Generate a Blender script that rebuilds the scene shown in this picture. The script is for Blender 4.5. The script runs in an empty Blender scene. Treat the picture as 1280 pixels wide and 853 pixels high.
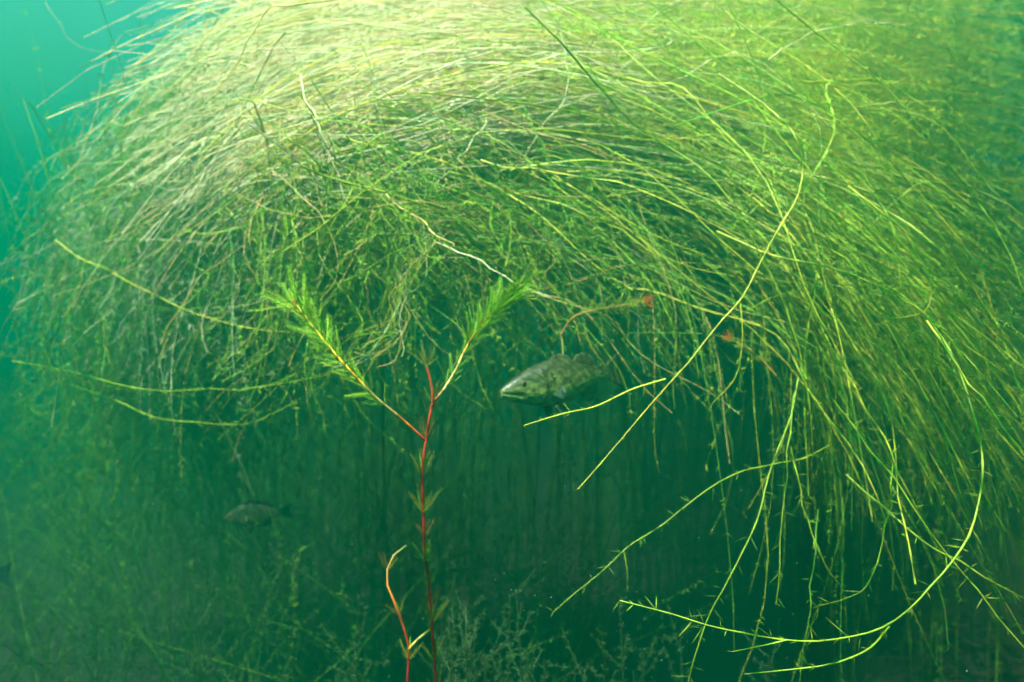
import bpy, math
import numpy as np
from mathutils import Vector, Matrix

rng = np.random.default_rng(7)
sc = bpy.context.scene
col = sc.collection

# ------------------------------------------------------------------ camera, sky, sun, exposure
F = 640.0 / math.tan(math.radians(32.5))            # focal length in photo pixels (hfov 65 deg)
cam_d = bpy.data.cameras.new('camera')
cam_d.angle = math.radians(65)
cam_d.clip_start, cam_d.clip_end = 0.05, 300
cam = bpy.data.objects.new('camera', cam_d)
cam.rotation_euler = (math.radians(90), 0, 0)
col.objects.link(cam)
sc.camera = cam
cam_d.dof.use_dof = True
cam_d.dof.focus_distance = 1.02
cam_d.dof.aperture_fstop = 3.8

SUN_EL, SUN_AZ = math.radians(62), math.radians(200)   # compass bearing of the sun, +Y = 0
world = bpy.data.worlds.new('World')
sc.world = world
world.use_nodes = True
wn = world.node_tree.nodes
sky = wn.new('ShaderNodeTexSky')
sky.sky_type = 'NISHITA'
sky.sun_disc = False
sky.sun_elevation = SUN_EL
sky.sun_rotation = SUN_AZ
wn['Background'].inputs['Strength'].default_value = 0.05
world.node_tree.links.new(sky.outputs[0], wn['Background'].inputs['Color'])

sun_d = bpy.data.lights.new('sun', 'SUN')
sun_d.energy = 5.0
sun_d.angle = math.radians(0.6)
sun_d.color = (1.0, 0.97, 0.90)
sun = bpy.data.objects.new('sun', sun_d)
to_sun = Vector((math.sin(SUN_AZ) * math.cos(SUN_EL), math.cos(SUN_AZ) * math.cos(SUN_EL), math.sin(SUN_EL)))
sun.rotation_euler = to_sun.to_track_quat('Z', 'Y').to_euler()
sun.location = to_sun * 10
col.objects.link(sun)

vs = sc.view_settings
vs.view_transform = 'Standard'
vs.look = 'None'
vs.gamma = 1.0
vs.use_curve_mapping = False
vs.exposure = 3.6
sc.cycles.use_adaptive_sampling = True
sc.cycles.adaptive_threshold = 0.05
sc.cycles.volume_bounces = 0
sc.cycles.max_bounces = 3
sc.cycles.diffuse_bounces = 2
sc.cycles.transmission_bounces = 3
sc.cycles.transparent_max_bounces = 8

# ------------------------------------------------------------------ helpers
def at(px, py, d):
    """a photograph pixel taken out to d metres in front of the camera"""
    return np.array([(px - 640) / F * d, d, -(py - 426.5) / F * d])

def spline(pts, n):
    """Catmull-Rom through pts, n points evenly spaced along it"""
    p = np.asarray(pts, float)
    q = np.vstack([2 * p[0] - p[1], p, 2 * p[-1] - p[-2]])
    out = []
    t = np.linspace(0, 1, 12, endpoint=False)[:, None]
    for i in range(len(p) - 1):
        a, b, c, d = q[i], q[i + 1], q[i + 2], q[i + 3]
        out.append(0.5 * (2 * b + (c - a) * t + (2 * a - 5 * b + 4 * c - d) * t ** 2 + (3 * b - a - 3 * c + d) * t ** 3))
    out = np.vstack(out + [p[-1:]])
    s = np.r_[0, np.cumsum(np.linalg.norm(np.diff(out, axis=0), axis=1))]
    u = np.linspace(0, s[-1], n)
    return np.stack([np.interp(u, s, out[:, k]) for k in range(3)], 1)

def trace(pts, n=24):
    """pts: (px, py, distance)"""
    return spline([at(*p) for p in pts], n)

def norm(v):
    return v / np.maximum(np.linalg.norm(v, axis=-1, keepdims=True), 1e-9)

def tangents(P):
    return norm(np.gradient(P, axis=-2))

class Geo:
    """collects triangles and quads with a colour per vertex"""
    def __init__(self):
        self.v, self.c, self.f, self.n = [], [], [], 0
    def add(self, v, f, c):
        v = np.asarray(v, float).reshape(-1, 3)
        c = np.broadcast_to(np.asarray(c, float), (len(v), 3))
        self.v.append(v); self.c.append(c)
        self.f.append(np.asarray(f, int) + self.n)
        self.n += len(v)
    def mesh(self, name, origin=None, smooth=True):
        v = np.vstack(self.v).astype(np.float32)
        if origin is not None:
            v = v - np.asarray(origin, np.float32)
        c = np.vstack(self.c)
        me = bpy.data.meshes.new(name)
        loops = np.concatenate([f.ravel() for f in self.f])
        sizes = np.concatenate([np.full(len(f), f.shape[1]) for f in self.f])
        starts = np.r_[0, np.cumsum(sizes)[:-1]]
        me.vertices.add(len(v)); me.vertices.foreach_set('co', v.ravel())
        me.loops.add(len(loops)); me.loops.foreach_set('vertex_index', loops.astype(np.int32))
        me.polygons.add(len(sizes)); me.polygons.foreach_set('loop_start', starts.astype(np.int32))
        me.polygons.foreach_set('use_smooth', np.full(len(sizes), smooth))
        at_ = me.attributes.new('tint', 'FLOAT_COLOR', 'POINT')
        at_.data.foreach_set('color', np.c_[c, np.ones(len(c))].astype(np.float32).ravel())
        me.update(calc_edges=True)
        return me

def tubes(g, P, R, C, k=3):
    """P (S,N,3) centre lines, R (S,N) radii, C (S,3) or (S,N,3) colours"""
    P = np.asarray(P, float)
    if P.ndim == 2:
        P = P[None]
    S, N = P.shape[:2]
    R = np.broadcast_to(R, (S, N))
    C = np.asarray(C, float)
    if C.ndim == 1:
        C = np.broadcast_to(C, (S, 3))
    if C.ndim == 2:
        C = np.repeat(C[:, None], N, 1)
    T = tangents(P)
    A = norm(np.cross(T, np.array([0.31, 0.47, 0.83])))
    B = np.cross(T, A)
    th = np.arange(k) * 2 * np.pi / k
    V = P[:, :, None] + R[:, :, None, None] * (A[:, :, None] * np.cos(th)[None, None, :, None] + B[:, :, None] * np.sin(th)[None, None, :, None])
    idx = np.arange(S * N * k).reshape(S, N, k)
    a, b = idx[:, :-1], idx[:, 1:]
    f = np.stack([a, np.roll(a, -1, 2), np.roll(b, -1, 2), b], -1).reshape(-1, 4)
    g.add(V.reshape(-1, 3), f, np.repeat(C[:, :, None], k, 2).reshape(-1, 3))

def blades(g, base, dirs, L, W, C, droop=0.0, fine=True):
    """slender leaves: a kite of two triangles each, folded along the middle"""
    n = len(base)
    if n == 0:
        return
    D = norm(dirs)
    side = norm(np.cross(D, rng.normal(size=(n, 3))))
    up = np.cross(side, D)
    L = np.broadcast_to(L, (n,))[:, None]; W = np.broadcast_to(W, (n,))[:, None]
    tip = base + D * L + np.array([0, 0, -1.0]) * droop * L
    if not fine:                                         # in the uncountable masses one slender triangle each
        V = np.stack([base + side * W * 0.5, tip, base - side * W * 0.5], 1)
        g.add(V.reshape(-1, 3), np.arange(n * 3).reshape(n, 3), np.repeat(np.broadcast_to(C, (n, 3))[:, None], 3, 1).reshape(-1, 3))
        return
    mid = base + D * L * 0.45 + up * W * 0.5
    V = np.stack([base, mid + side * W * 0.5, tip, mid - side * W * 0.5], 1)
    i = np.arange(n)[:, None] * 4
    g.add(V.reshape(-1, 3), np.vstack([i + [0, 1, 2], i + [0, 2, 3]]), np.repeat(np.broadcast_to(C, (n, 3))[:, None], 4, 1).reshape(-1, 3))

def leaves_along(g, P, per, L, W, C, spread=0.9, whorl=3, droop=0.0, t0=0.08, fine=True):
    """whorls of blades at random nodes of every centre line; per = whorls per strand"""
    P = np.asarray(P, float)
    if P.ndim == 2:
        P = P[None]
    S, N = P.shape[:2]
    T = tangents(P)
    C = np.asarray(C, float)
    if C.ndim == 1:
        C = np.broadcast_to(C, (S, 3))
    s = np.repeat(np.arange(S), per)
    t = rng.uniform(t0, 1, S * per) * (N - 1.001)
    i = t.astype(int); fr = (t - i)[:, None]
    b = P[s, i] * (1 - fr) + P[s, i + 1] * fr
    tg = T[s, i]
    b = np.repeat(b, whorl, 0); tg = np.repeat(tg, whorl, 0); s = np.repeat(s, whorl)
    n = len(b)
    rad = norm(np.cross(tg, rng.normal(size=(n, 3))))
    sp = rng.normal(spread, 0.22, n)[:, None]
    d = tg * np.cos(sp) + rad * np.sin(sp)
    blades(g, b, d, L * rng.uniform(0.6, 1.25, n), W * rng.uniform(0.7, 1.2, n), C[s] * rng.uniform(0.75, 1.2, (n, 1)), droop, fine)

def node_leaves(g, P, spacing, L, W, C, whorl=3, spread=0.95, t0=0.05):
    """small whorls at the regular joints of one stem, thinning out here and there"""
    n = max(3, int(np.linalg.norm(np.diff(P, axis=0), axis=1).sum() / spacing))
    t = (np.linspace(t0, 1, n) + rng.normal(0, 0.15 / n, n)).clip(0, 1) * (len(P) - 1.001)
    keep = rng.uniform(0, 1, n) < 0.82
    keep[0] = True
    t = t[keep]
    i = t.astype(int); fr = (t - i)[:, None]
    b = P[i] * (1 - fr) + P[i + 1] * fr
    tg = tangents(P)[i]
    k = rng.integers(1, whorl + 1, len(b))
    b, tg = np.repeat(b, k, 0), np.repeat(tg, k, 0)
    m = len(b)
    rad = norm(np.cross(tg, rng.normal(size=(m, 3))))
    sp = rng.normal(spread, 0.28, m)[:, None]
    blades(g, b, tg * np.cos(sp) + rad * np.sin(sp), L * np.exp(rng.normal(0, 0.35, m)), W * rng.uniform(0.7, 1.2, m), np.asarray(C) * rng.uniform(0.6, 1.2, (m, 1)), 0.0)

def obj(name, data, material=None, parent=None, loc=None, **props):
    o = bpy.data.objects.new(name, data)
    col.objects.link(o)
    if material is not None and data is not None and not data.materials:
        data.materials.append(material)
    if parent is not None:
        o.parent = parent
    if loc is not None:
        o.location = loc
    for k, v in props.items():
        if v is not None:
            o[k] = v
    return o

def thing(name, loc, label, category, group=None):
    return obj(name, None, loc=loc, label=label, category=category, group=group)

# ------------------------------------------------------------------ materials
def nodes_of(m):
    m.use_nodes = True
    nt = m.node_tree
    nt.nodes.clear()
    return nt, nt.nodes, nt.links

def plant_material(name, translucent=0.4, rough=0.45, noise=0.35, gain=1.0):
    m = bpy.data.materials.new(name)
    nt, N, L = nodes_of(m)
    out = N.new('ShaderNodeOutputMaterial')
    a = N.new('ShaderNodeAttribute'); a.attribute_name = 'tint'
    tc = N.new('ShaderNodeNewGeometry')
    nz = N.new('ShaderNodeTexNoise'); nz.inputs['Scale'].default_value = 55; nz.inputs['Detail'].default_value = 3
    L.new(tc.outputs['Position'], nz.inputs['Vector'])
    mr = N.new('ShaderNodeMapRange')
    mr.inputs['From Min'].default_value = 0.3; mr.inputs['From Max'].default_value = 0.7
    mr.inputs['To Min'].default_value = gain * (1 - noise); mr.inputs['To Max'].default_value = gain * (1 + noise)
    L.new(nz.outputs[0], mr.inputs['Value'])
    mul = N.new('ShaderNodeVectorMath'); mul.operation = 'MULTIPLY'
    L.new(a.outputs['Color'], mul.inputs[0]); L.new(mr.outputs[0], mul.inputs[1])
    p = N.new('ShaderNodeBsdfPrincipled')
    p.inputs['Roughness'].default_value = rough
    p.inputs['Specular IOR Level'].default_value = 0.25
    L.new(mul.outputs[0], p.inputs['Base Color'])
    t = N.new('ShaderNodeBsdfTranslucent')
    L.new(mul.outputs[0], t.inputs['Color'])
    mix = N.new('ShaderNodeMixShader'); mix.inputs[0].default_value = translucent
    L.new(p.outputs[0], mix.inputs[1]); L.new(t.outputs[0], mix.inputs[2])
    L.new(mix.outputs[0], out.inputs['Surface'])
    return m

M_STEM = plant_material('weed_stem', 0.25, 0.4, 0.3)
M_LEAF = plant_material('weed_leaf', 0.5, 0.5, 0.3)

def bed_material():
    m = bpy.data.materials.new('lake_mud')
    nt, N, L = nodes_of(m)
    out = N.new('ShaderNodeOutputMaterial')
    p = N.new('ShaderNodeBsdfPrincipled'); p.inputs['Roughness'].default_value = 0.95
    g = N.new('ShaderNodeNewGeometry')
    nz = N.new('ShaderNodeTexNoise'); nz.inputs['Scale'].default_value = 6; nz.inputs['Detail'].default_value = 8
    L.new(g.outputs['Position'], nz.inputs['Vector'])
    cr = N.new('ShaderNodeValToRGB')
    cr.color_ramp.elements[0].color = (0.008, 0.010, 0.006, 1); cr.color_ramp.elements[1].color = (0.022, 0.024, 0.014, 1)
    L.new(nz.outputs[0], cr.inputs[0]); L.new(cr.outputs[0], p.inputs['Base Color'])
    bp = N.new('ShaderNodeBump'); bp.inputs['Strength'].default_value = 0.6; bp.inputs['Distance'].default_value = 0.03
    L.new(nz.outputs[0], bp.inputs['Height']); L.new(bp.outputs[0], p.inputs['Normal'])
    L.new(p.outputs[0], out.inputs['Surface'])
    return m

# ------------------------------------------------------------------ the lake bed and the water
BED = -1.35
def bed_z(x, y):
    return BED + 0.10 * np.sin(x * 0.7 + 1.3) * np.cos(y * 0.55) + 0.05 * np.sin(x * 2.1) * np.sin(y * 1.7 + 0.6)

def build_bed():
    n = 120
    s = np.linspace(-1, 1, n)
    u = 38 * np.sign(s) * np.abs(s) ** 2
    X, Y = np.meshgrid(u, u, indexing='ij')
    g = Geo()
    i = np.arange(n * n).reshape(n, n)
    f = np.stack([i[:-1, :-1], i[1:, :-1], i[1:, 1:], i[:-1, 1:]], -1).reshape(-1, 4)
    g.add(np.stack([X, Y, bed_z(X, Y)], -1), f, (0.05, 0.05, 0.03))
    obj('lake_bed', g.mesh('lake_bed'), bed_material(), kind='structure')
build_bed()

HAZE_DENSITY = 0.31
def build_water():
    m = bpy.data.materials.new('green_lake_water')
    nt, N, L = nodes_of(m)
    out = N.new('ShaderNodeOutputMaterial')
    v = N.new('ShaderNodeVolumePrincipled')
    v.inputs['Color'].default_value = (0.0, 0.52, 0.24, 1)
    v.inputs['Density'].default_value = HAZE_DENSITY
    v.inputs['Anisotropy'].default_value = 0.6
    L.new(v.outputs[0], out.inputs['Volume'])
    g = Geo()
    a, zb, zt = 40.0, -2.7, 3.1
    V = [(-a, -a, zb), (a, -a, zb), (a, a, zb), (-a, a, zb), (-a, -a, zt), (a, -a, zt), (a, a, zt), (-a, a, zt)]
    g.add(V, [(3, 2, 1, 0), (4, 5, 6, 7), (0, 1, 5, 4), (1, 2, 6, 5), (2, 3, 7, 6), (3, 0, 4, 7)], (0, 0, 0))
    obj('haze', g.mesh('haze', smooth=False), m, kind='stuff', label='green murky lake water filling the whole scene', category='water')
build_water()

# ------------------------------------------------------------------ families of drifting weed
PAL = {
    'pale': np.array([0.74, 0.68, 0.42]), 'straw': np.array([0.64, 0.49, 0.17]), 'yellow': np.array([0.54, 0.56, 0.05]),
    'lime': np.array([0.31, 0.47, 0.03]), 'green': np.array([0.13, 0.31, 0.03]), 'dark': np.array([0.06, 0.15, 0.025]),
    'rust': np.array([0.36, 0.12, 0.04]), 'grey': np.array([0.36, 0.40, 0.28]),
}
def colours(mix, n):
    """mix: {name: weight}"""
    k = list(mix); w = np.array([mix[a] for a in k], float); w /= w.sum()
    i = rng.choice(len(k), n, p=w)
    c = np.array([PAL[a] for a in k])[i]
    return np.clip(c * rng.uniform(0.7, 1.25, (n, 1)) * rng.uniform(0.9, 1.1, (n, 3)), 0, 0.85)

def family(guides, count, n=18, jitter=0.04, depth=(0, 0), trim=0.25, wiggle=0.03):
    """strands lying between neighbouring guide curves; guides are lists of (px, py, distance)"""
    G = np.stack([trace(g, 48) for g in guides])
    u = rng.uniform(0, len(guides) - 1.001, count)
    i = u.astype(int); f = (u - i)[:, None, None]
    P = G[i] * (1 - f) + G[i + 1] * f
    # real spread in distance: move the strand out along its own line of sight at its middle
    mid = norm(P[:, 24])
    P = P + mid[:, None] * rng.uniform(depth[0], depth[1], count)[:, None, None]
    a = rng.uniform(0, trim, count); b = 1 - rng.uniform(0, trim, count)
    t = a[:, None] + (b - a)[:, None] * np.linspace(0, 1, n)[None]
    x = t * 47; j = np.minimum(x.astype(int), 46); fr = (x - j)[..., None]
    r = np.arange(count)[:, None]
    P = P[r, j] * (1 - fr) + P[r, j + 1] * fr
    # offsets and slow wiggles
    P = P + rng.normal(0, jitter, (count, 1, 3))
    tt = np.linspace(0, 1, n)[None, :, None]
    for k in (1, 2, 3.5):
        P = P + rng.normal(0, wiggle / k, (count, 1, 3)) * np.sin(2 * np.pi * k * tt * 0.7 + rng.uniform(0, 6.28, (count, 1, 3)))
    # ends turn off on their own
    P = P + rng.normal(0, jitter * 1.6, (count, 1, 3)) * (tt - 0.5) * 2
    return P

def radius(count, n, r, var=0.35):
    R = r * np.exp(rng.normal(0, var, count))[:, None] * (np.linspace(1.0, 0.25, n)[None] ** 0.7)
    return R

def mass(name, P, r, mix, label, whorls=0, L=0.02, W=0.0025, leafmix=None, leaf_gain=1.0, spread=0.9, whorl=3, category='water weed', tipmix=None, t0=0.08):
    S, n = P.shape[:2]
    g = Geo()
    C = colours(mix, S)
    CC = C
    if tipmix:                                           # pale base carries the arch's sunlit glow as colour, green growth at the tip
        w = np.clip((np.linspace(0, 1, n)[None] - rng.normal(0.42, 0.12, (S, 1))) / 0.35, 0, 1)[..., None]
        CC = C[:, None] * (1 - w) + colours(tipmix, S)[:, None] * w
    tubes(g, P, radius(S, n, r), CC)
    o = obj(name, g.mesh(name), M_STEM, kind='stuff', label=label, category=category)
    if whorls:
        g2 = Geo()
        LC = colours(leafmix, S) if leafmix else C
        leaves_along(g2, P, whorls, L, W * 1.2, LC * leaf_gain, spread, whorl, t0=t0, fine=False)
        obj('leaves', g2.mesh('leaves'), M_LEAF, o, kind='stuff')
    return o

COLOUR_WORD = {'pale': 'cream', 'straw': 'straw coloured', 'yellow': 'yellow green', 'lime': 'lime green', 'green': 'mid green', 'dark': 'dark green', 'rust': 'rusty', 'grey': 'greyish'}
def singles(name, P, r, mix, wording, zone, category, group, whorls=4, L=0.02, W=0.0022, leafmix=None):
    """every strand a thing of its own: stem and leaves"""
    S, n = P.shape[:2]
    C = colours(mix, S); LC = colours(leafmix or mix, S)
    R = radius(S, n, r)
    names = list(PAL)
    for s in range(S):
        o0 = P[s, 0]
        m_ = P[s, n // 2]
        px, py = 640 + m_[0] / m_[1] * F, 426.5 - m_[2] / m_[1] * F
        cw = COLOUR_WORD[names[int(np.argmin([np.linalg.norm(norm(C[s]) - norm(PAL[q])) + 0.25 * abs(C[s].sum() - PAL[q].sum()) for q in names]))]]
        label = wording.format(colour=cw, zone=zone(px, py))
        t = thing(name, o0, label, category, group)
        g = Geo(); tubes(g, P[s], R[s], C[s], 4)
        obj('stem', g.mesh('stem', o0), M_STEM, t)
        if whorls:
            g = Geo(); node_leaves(g, P[s], 0.022, L * 0.62, 0.0012, LC[s])
            obj('leaves', g.mesh('leaves', o0), M_LEAF, t)

TOP = [
    [(185, 105, 2.6), (300, 40, 2.3), (450, 0, 2.2), (640, -25, 2.2), (850, -25, 2.4), (1100, 5, 2.7), (1320, 40, 3.0)],
    [(215, 175, 2.3), (320, 98, 2.1), (450, 50, 2.0), (620, 30, 2.0), (800, 30, 2.1), (1000, 60, 2.3), (1220, 110, 2.6)],
    [(240, 260, 2.0), (330, 170, 1.9), (450, 110, 1.8), (600, 82, 1.8), (800, 85, 1.9), (1000, 125, 2.0), (1180, 210, 2.2)],
    [(280, 310, 1.9), (370, 215, 1.8), (480, 150, 1.7), (620, 130, 1.7), (780, 145, 1.75), (950, 195, 1.9), (1120, 280, 2.0)],
]
RIGHT = [
    [(620, 60, 2.0), (800, 90, 1.9), (970, 150, 1.9), (1110, 240, 1.9), (1210, 350, 1.9), (1320, 470, 1.9)],
    [(580, 110, 1.8), (770, 130, 1.75), (940, 190, 1.7), (1070, 290, 1.6), (1170, 410, 1.6), (1250, 560, 1.6), (1310, 700, 1.6)],
    [(560, 160, 1.8), (750, 180, 1.75), (910, 235, 1.7), (1030, 330, 1.6), (1120, 450, 1.55), (1190, 590, 1.5), (1240, 740, 1.5)],
    [(590, 205, 1.9), (740, 225, 1.8), (860, 285, 1.8), (950, 390, 1.75), (1000, 510, 1.7), (1010, 640, 1.7), (980, 780, 1.7)],
]
LEFT = [
    [(440, 60, 2.3), (320, 80, 2.3), (225, 130, 2.35), (150, 210, 2.4), (118, 290, 2.4), (108, 370, 2.4)],
    [(450, 110, 2.1), (350, 130, 2.1), (250, 180, 2.15), (175, 260, 2.2), (135, 350, 2.25), (120, 470, 2.3)],
    [(460, 150, 2.0), (360, 175, 2.0), (275, 230, 2.0), (215, 310, 2.1), (195, 400, 2.1), (215, 500, 2.2)],
    [(470, 170, 1.9), (395, 205, 1.9), (330, 270, 1.9), (300, 350, 2.0), (310, 430, 2.0), (345, 500, 2.1)],
]
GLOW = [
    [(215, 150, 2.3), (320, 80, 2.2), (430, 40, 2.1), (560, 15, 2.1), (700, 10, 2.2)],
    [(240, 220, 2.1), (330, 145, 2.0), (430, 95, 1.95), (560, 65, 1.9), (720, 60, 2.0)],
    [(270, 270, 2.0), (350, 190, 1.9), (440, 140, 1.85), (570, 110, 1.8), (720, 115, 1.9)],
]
CURTAIN = [
    [(95, 230, 2.5), (92, 340, 2.5), (90, 460, 2.6), (85, 620, 2.7)],
    [(170, 250, 2.5), (165, 350, 2.6), (160, 470, 2.7), (140, 620, 2.8)],
    [(270, 260, 2.5), (265, 370, 2.6), (250, 480, 2.7), (240, 640, 2.8)],
    [(360, 260, 2.5), (350, 370, 2.6), (350, 480, 2.7), (330, 620, 2.8)],
]
FAR_RIGHT = [
    [(650, -60, 3.2), (850, -40, 3.2), (1050, -30, 3.3), (1350, -10, 3.5)],
    [(650, 40, 2.8), (850, 50, 2.9), (1050, 80, 3.0), (1350, 130, 3.2)],
    [(700, 110, 2.6), (880, 130, 2.7), (1080, 200, 2.8), (1350, 330, 3.0)],
    [(760, 170, 2.5), (900, 220, 2.6), (1060, 330, 2.7), (1200, 520, 2.8)],
]
UNDER = [
    [(330, 215, 2.0), (330, 260, 2.0), (320, 350, 2.0), (300, 450, 2.1)],
    [(380, 215, 1.9), (420, 260, 1.95), (430, 350, 2.0), (420, 470, 2.1)],
    [(420, 215, 1.9), (500, 250, 1.9), (560, 330, 1.95), (590, 420, 2.0)],
    [(460, 205, 1.9), (560, 240, 1.9), (650, 310, 1.9), (720, 400, 1.9)],
    [(520, 205, 2.0), (650, 230, 2.0), (760, 300, 2.0), (840, 420, 2.0)],
    [(600, 205, 2.1), (730, 240, 2.1), (850, 330, 2.1), (900, 480, 2.1)],
]
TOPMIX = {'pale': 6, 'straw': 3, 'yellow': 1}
RMIX = {'yellow': 3, 'lime': 5, 'green': 2}
LMIX = {'pale': 2, 'grey': 3, 'yellow': 1, 'green': 4, 'straw': 1}

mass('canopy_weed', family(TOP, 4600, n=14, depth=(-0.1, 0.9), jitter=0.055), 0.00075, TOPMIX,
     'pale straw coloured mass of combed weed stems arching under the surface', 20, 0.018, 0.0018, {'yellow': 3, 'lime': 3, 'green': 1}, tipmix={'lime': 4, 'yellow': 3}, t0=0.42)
mass('sunlit_glow_weed', family(GLOW, 3400, n=12, depth=(-0.1, 0.8), jitter=0.06, trim=0.45), 0.00065, {'pale': 7, 'straw': 2},  # extra pale strands, cream tint paints in the arch's sunlit glow
     'cream weed at the top left of the arch, its sunlit glow painted into the colour', 8, 0.014, 0.0016, {'pale': 4, 'straw': 2})
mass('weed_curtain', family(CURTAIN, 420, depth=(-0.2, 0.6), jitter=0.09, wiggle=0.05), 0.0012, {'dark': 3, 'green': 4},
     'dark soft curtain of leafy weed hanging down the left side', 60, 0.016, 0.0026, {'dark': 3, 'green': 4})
mass('drooping_weed', family(RIGHT, 430, depth=(-0.15, 0.8), jitter=0.075, wiggle=0.03), 0.0010, RMIX,
     'yellow green curtain of weed drooping down the right side', 80, 0.011, 0.0012, {'lime': 3, 'green': 4, 'dark': 1}, spread=1.0, whorl=2)
mass('tangled_weed', family(LEFT, 1100, depth=(-0.1, 0.7), jitter=0.06, wiggle=0.06), 0.0009, LMIX,
     'greyish green tangle of weed hanging at the left against open water', 26, 0.018, 0.0028, {'green': 4, 'dark': 2, 'grey': 1})
mass('distant_weed', family(FAR_RIGHT, 1300, depth=(0.0, 1.4), jitter=0.09), 0.0022, {'lime': 3, 'green': 4, 'yellow': 1},
     'hazy green weed streaming away behind at the upper right', 26, 0.03, 0.0035, {'lime': 2, 'green': 4})
mass('hanging_weed', family(UNDER, 1200, depth=(-0.45, 0.6), jitter=0.05, wiggle=0.035), 0.0010, {'green': 3, 'lime': 5, 'grey': 1, 'straw': 2},
     'thin shaded stems hanging beneath the bright weed arch', 44, 0.011, 0.0013, {'green': 3, 'lime': 4}, whorl=2)

# stems that grow from the bed up into the canopy, behind everything
def columns(count, xr, yr, top, lean=0.12, n=16):
    x = rng.uniform(xr[0], xr[1], count); y = rng.uniform(yr[0], yr[1], count)
    z0 = bed_z(x, y) - 0.02
    z1 = top(x, y) if callable(top) else np.full(count, top)
    z1 = z0 + (z1 - z0) * rng.uniform(0.75, 1.05, count)
    t = np.linspace(0, 1, n)[None]
    P = np.stack([np.repeat(x[:, None], n, 1), np.repeat(y[:, None], n, 1), z0[:, None] + (z1 - z0)[:, None] * t], -1)
    P[..., :2] += rng.normal(0, lean, (count, 1, 2)) * (t ** 1.5)[..., None] * (z1 - z0)[:, None, None]
    for k in (1, 2.3):
        P[..., :2] += rng.normal(0, 0.035 / k, (count, 1, 2)) * np.sin(6.28 * k * t[..., None] + rng.uniform(0, 6.28, (count, 1, 2))) * t[..., None]
    return P

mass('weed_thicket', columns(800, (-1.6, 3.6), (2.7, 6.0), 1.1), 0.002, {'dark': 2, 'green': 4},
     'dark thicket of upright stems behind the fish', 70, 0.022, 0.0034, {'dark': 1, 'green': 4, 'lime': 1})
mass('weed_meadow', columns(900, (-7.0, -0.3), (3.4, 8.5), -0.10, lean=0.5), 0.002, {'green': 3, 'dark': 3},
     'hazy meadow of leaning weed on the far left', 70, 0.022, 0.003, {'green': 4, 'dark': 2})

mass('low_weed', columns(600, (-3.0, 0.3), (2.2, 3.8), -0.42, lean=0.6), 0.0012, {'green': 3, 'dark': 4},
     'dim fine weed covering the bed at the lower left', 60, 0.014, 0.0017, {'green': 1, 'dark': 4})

# unseen weed mat added above the picture to shade the water below
def build_shade_mat():
    n = 60000
    x = rng.uniform(-2.6, 7, n); y = rng.uniform(-2.5, 8, n); z = rng.uniform(1.75, 2.35, n)
    # gap shaped to let the sun in on the weed arch and milfoil: soft ragged edge
    e = np.maximum(np.abs(x + 0.32) / 1.18, np.abs(y - 1.1) / 1.65) + 0.12 * np.sin(5 * x) * np.sin(4 * y)
    e = e + 1.2 * np.clip((x + 0.02) / 0.4, 0, 1) * np.clip((0.95 - y) / 0.6, 0, 1)      # closed above the near right side
    e = np.minimum(e, np.maximum(np.abs(x - 1.3) / 1.7, np.abs(y - 2.9) / 0.9) + 0.1)   # open again farther off
    far = ((y > 3.4) & (x < 0.3)) | ((x < -1.5 - 0.25 * np.sin(3 * y)) & (y > 1.3))     # open water to the left
    keep = ~far & (rng.uniform(0, 1, n) < np.clip((e - 0.72) / 0.6, 0.02, 1))
    b = np.stack([x, y, z], 1)[keep]
    g = Geo()
    d = rng.normal(size=(len(b), 3)) * [1, 1, 0.3]
    blades(g, b, d, 0.14 * rng.uniform(0.6, 1.3, len(b)), 0.032, colours({'green': 3, 'lime': 2}, len(b)))
    obj('shade_mat', g.mesh('shade_mat'), M_LEAF, kind='stuff', label='green weed mat added unseen overhead to shade the water', category='water weed')
build_shade_mat()

BACK = [
    [(190, 150, 2.7), (170, 260, 2.7), (150, 370, 2.8), (130, 500, 2.9)],
    [(290, 160, 2.6), (280, 260, 2.6), (270, 370, 2.7), (250, 480, 2.8)],
    [(420, 150, 2.5), (450, 240, 2.5), (460, 340, 2.6), (440, 450, 2.7)],
    [(560, 150, 2.4), (600, 240, 2.5), (620, 340, 2.6), (610, 440, 2.7)],
    [(700, 150, 2.4), (760, 240, 2.5), (790, 350, 2.6), (800, 470, 2.7)],
    [(820, 160, 2.4), (900, 260, 2.5), (950, 380, 2.6), (960, 560, 2.7)],
    [(950, 170, 2.4), (1060, 280, 2.5), (1130, 420, 2.6), (1150, 620, 2.7)],
    [(1080, 200, 2.5), (1200, 320, 2.6), (1270, 480, 2.7), (1300, 700, 2.8)],
]
mass('backing_weed', family(BACK, 900, depth=(0.0, 0.9), jitter=0.10, wiggle=0.06), 0.0016, {'green': 4, 'lime': 3, 'yellow': 1},
     'soft green weed hanging in the middle distance under the arch', 60, 0.015, 0.0022, {'green': 4, 'lime': 3})

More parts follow.
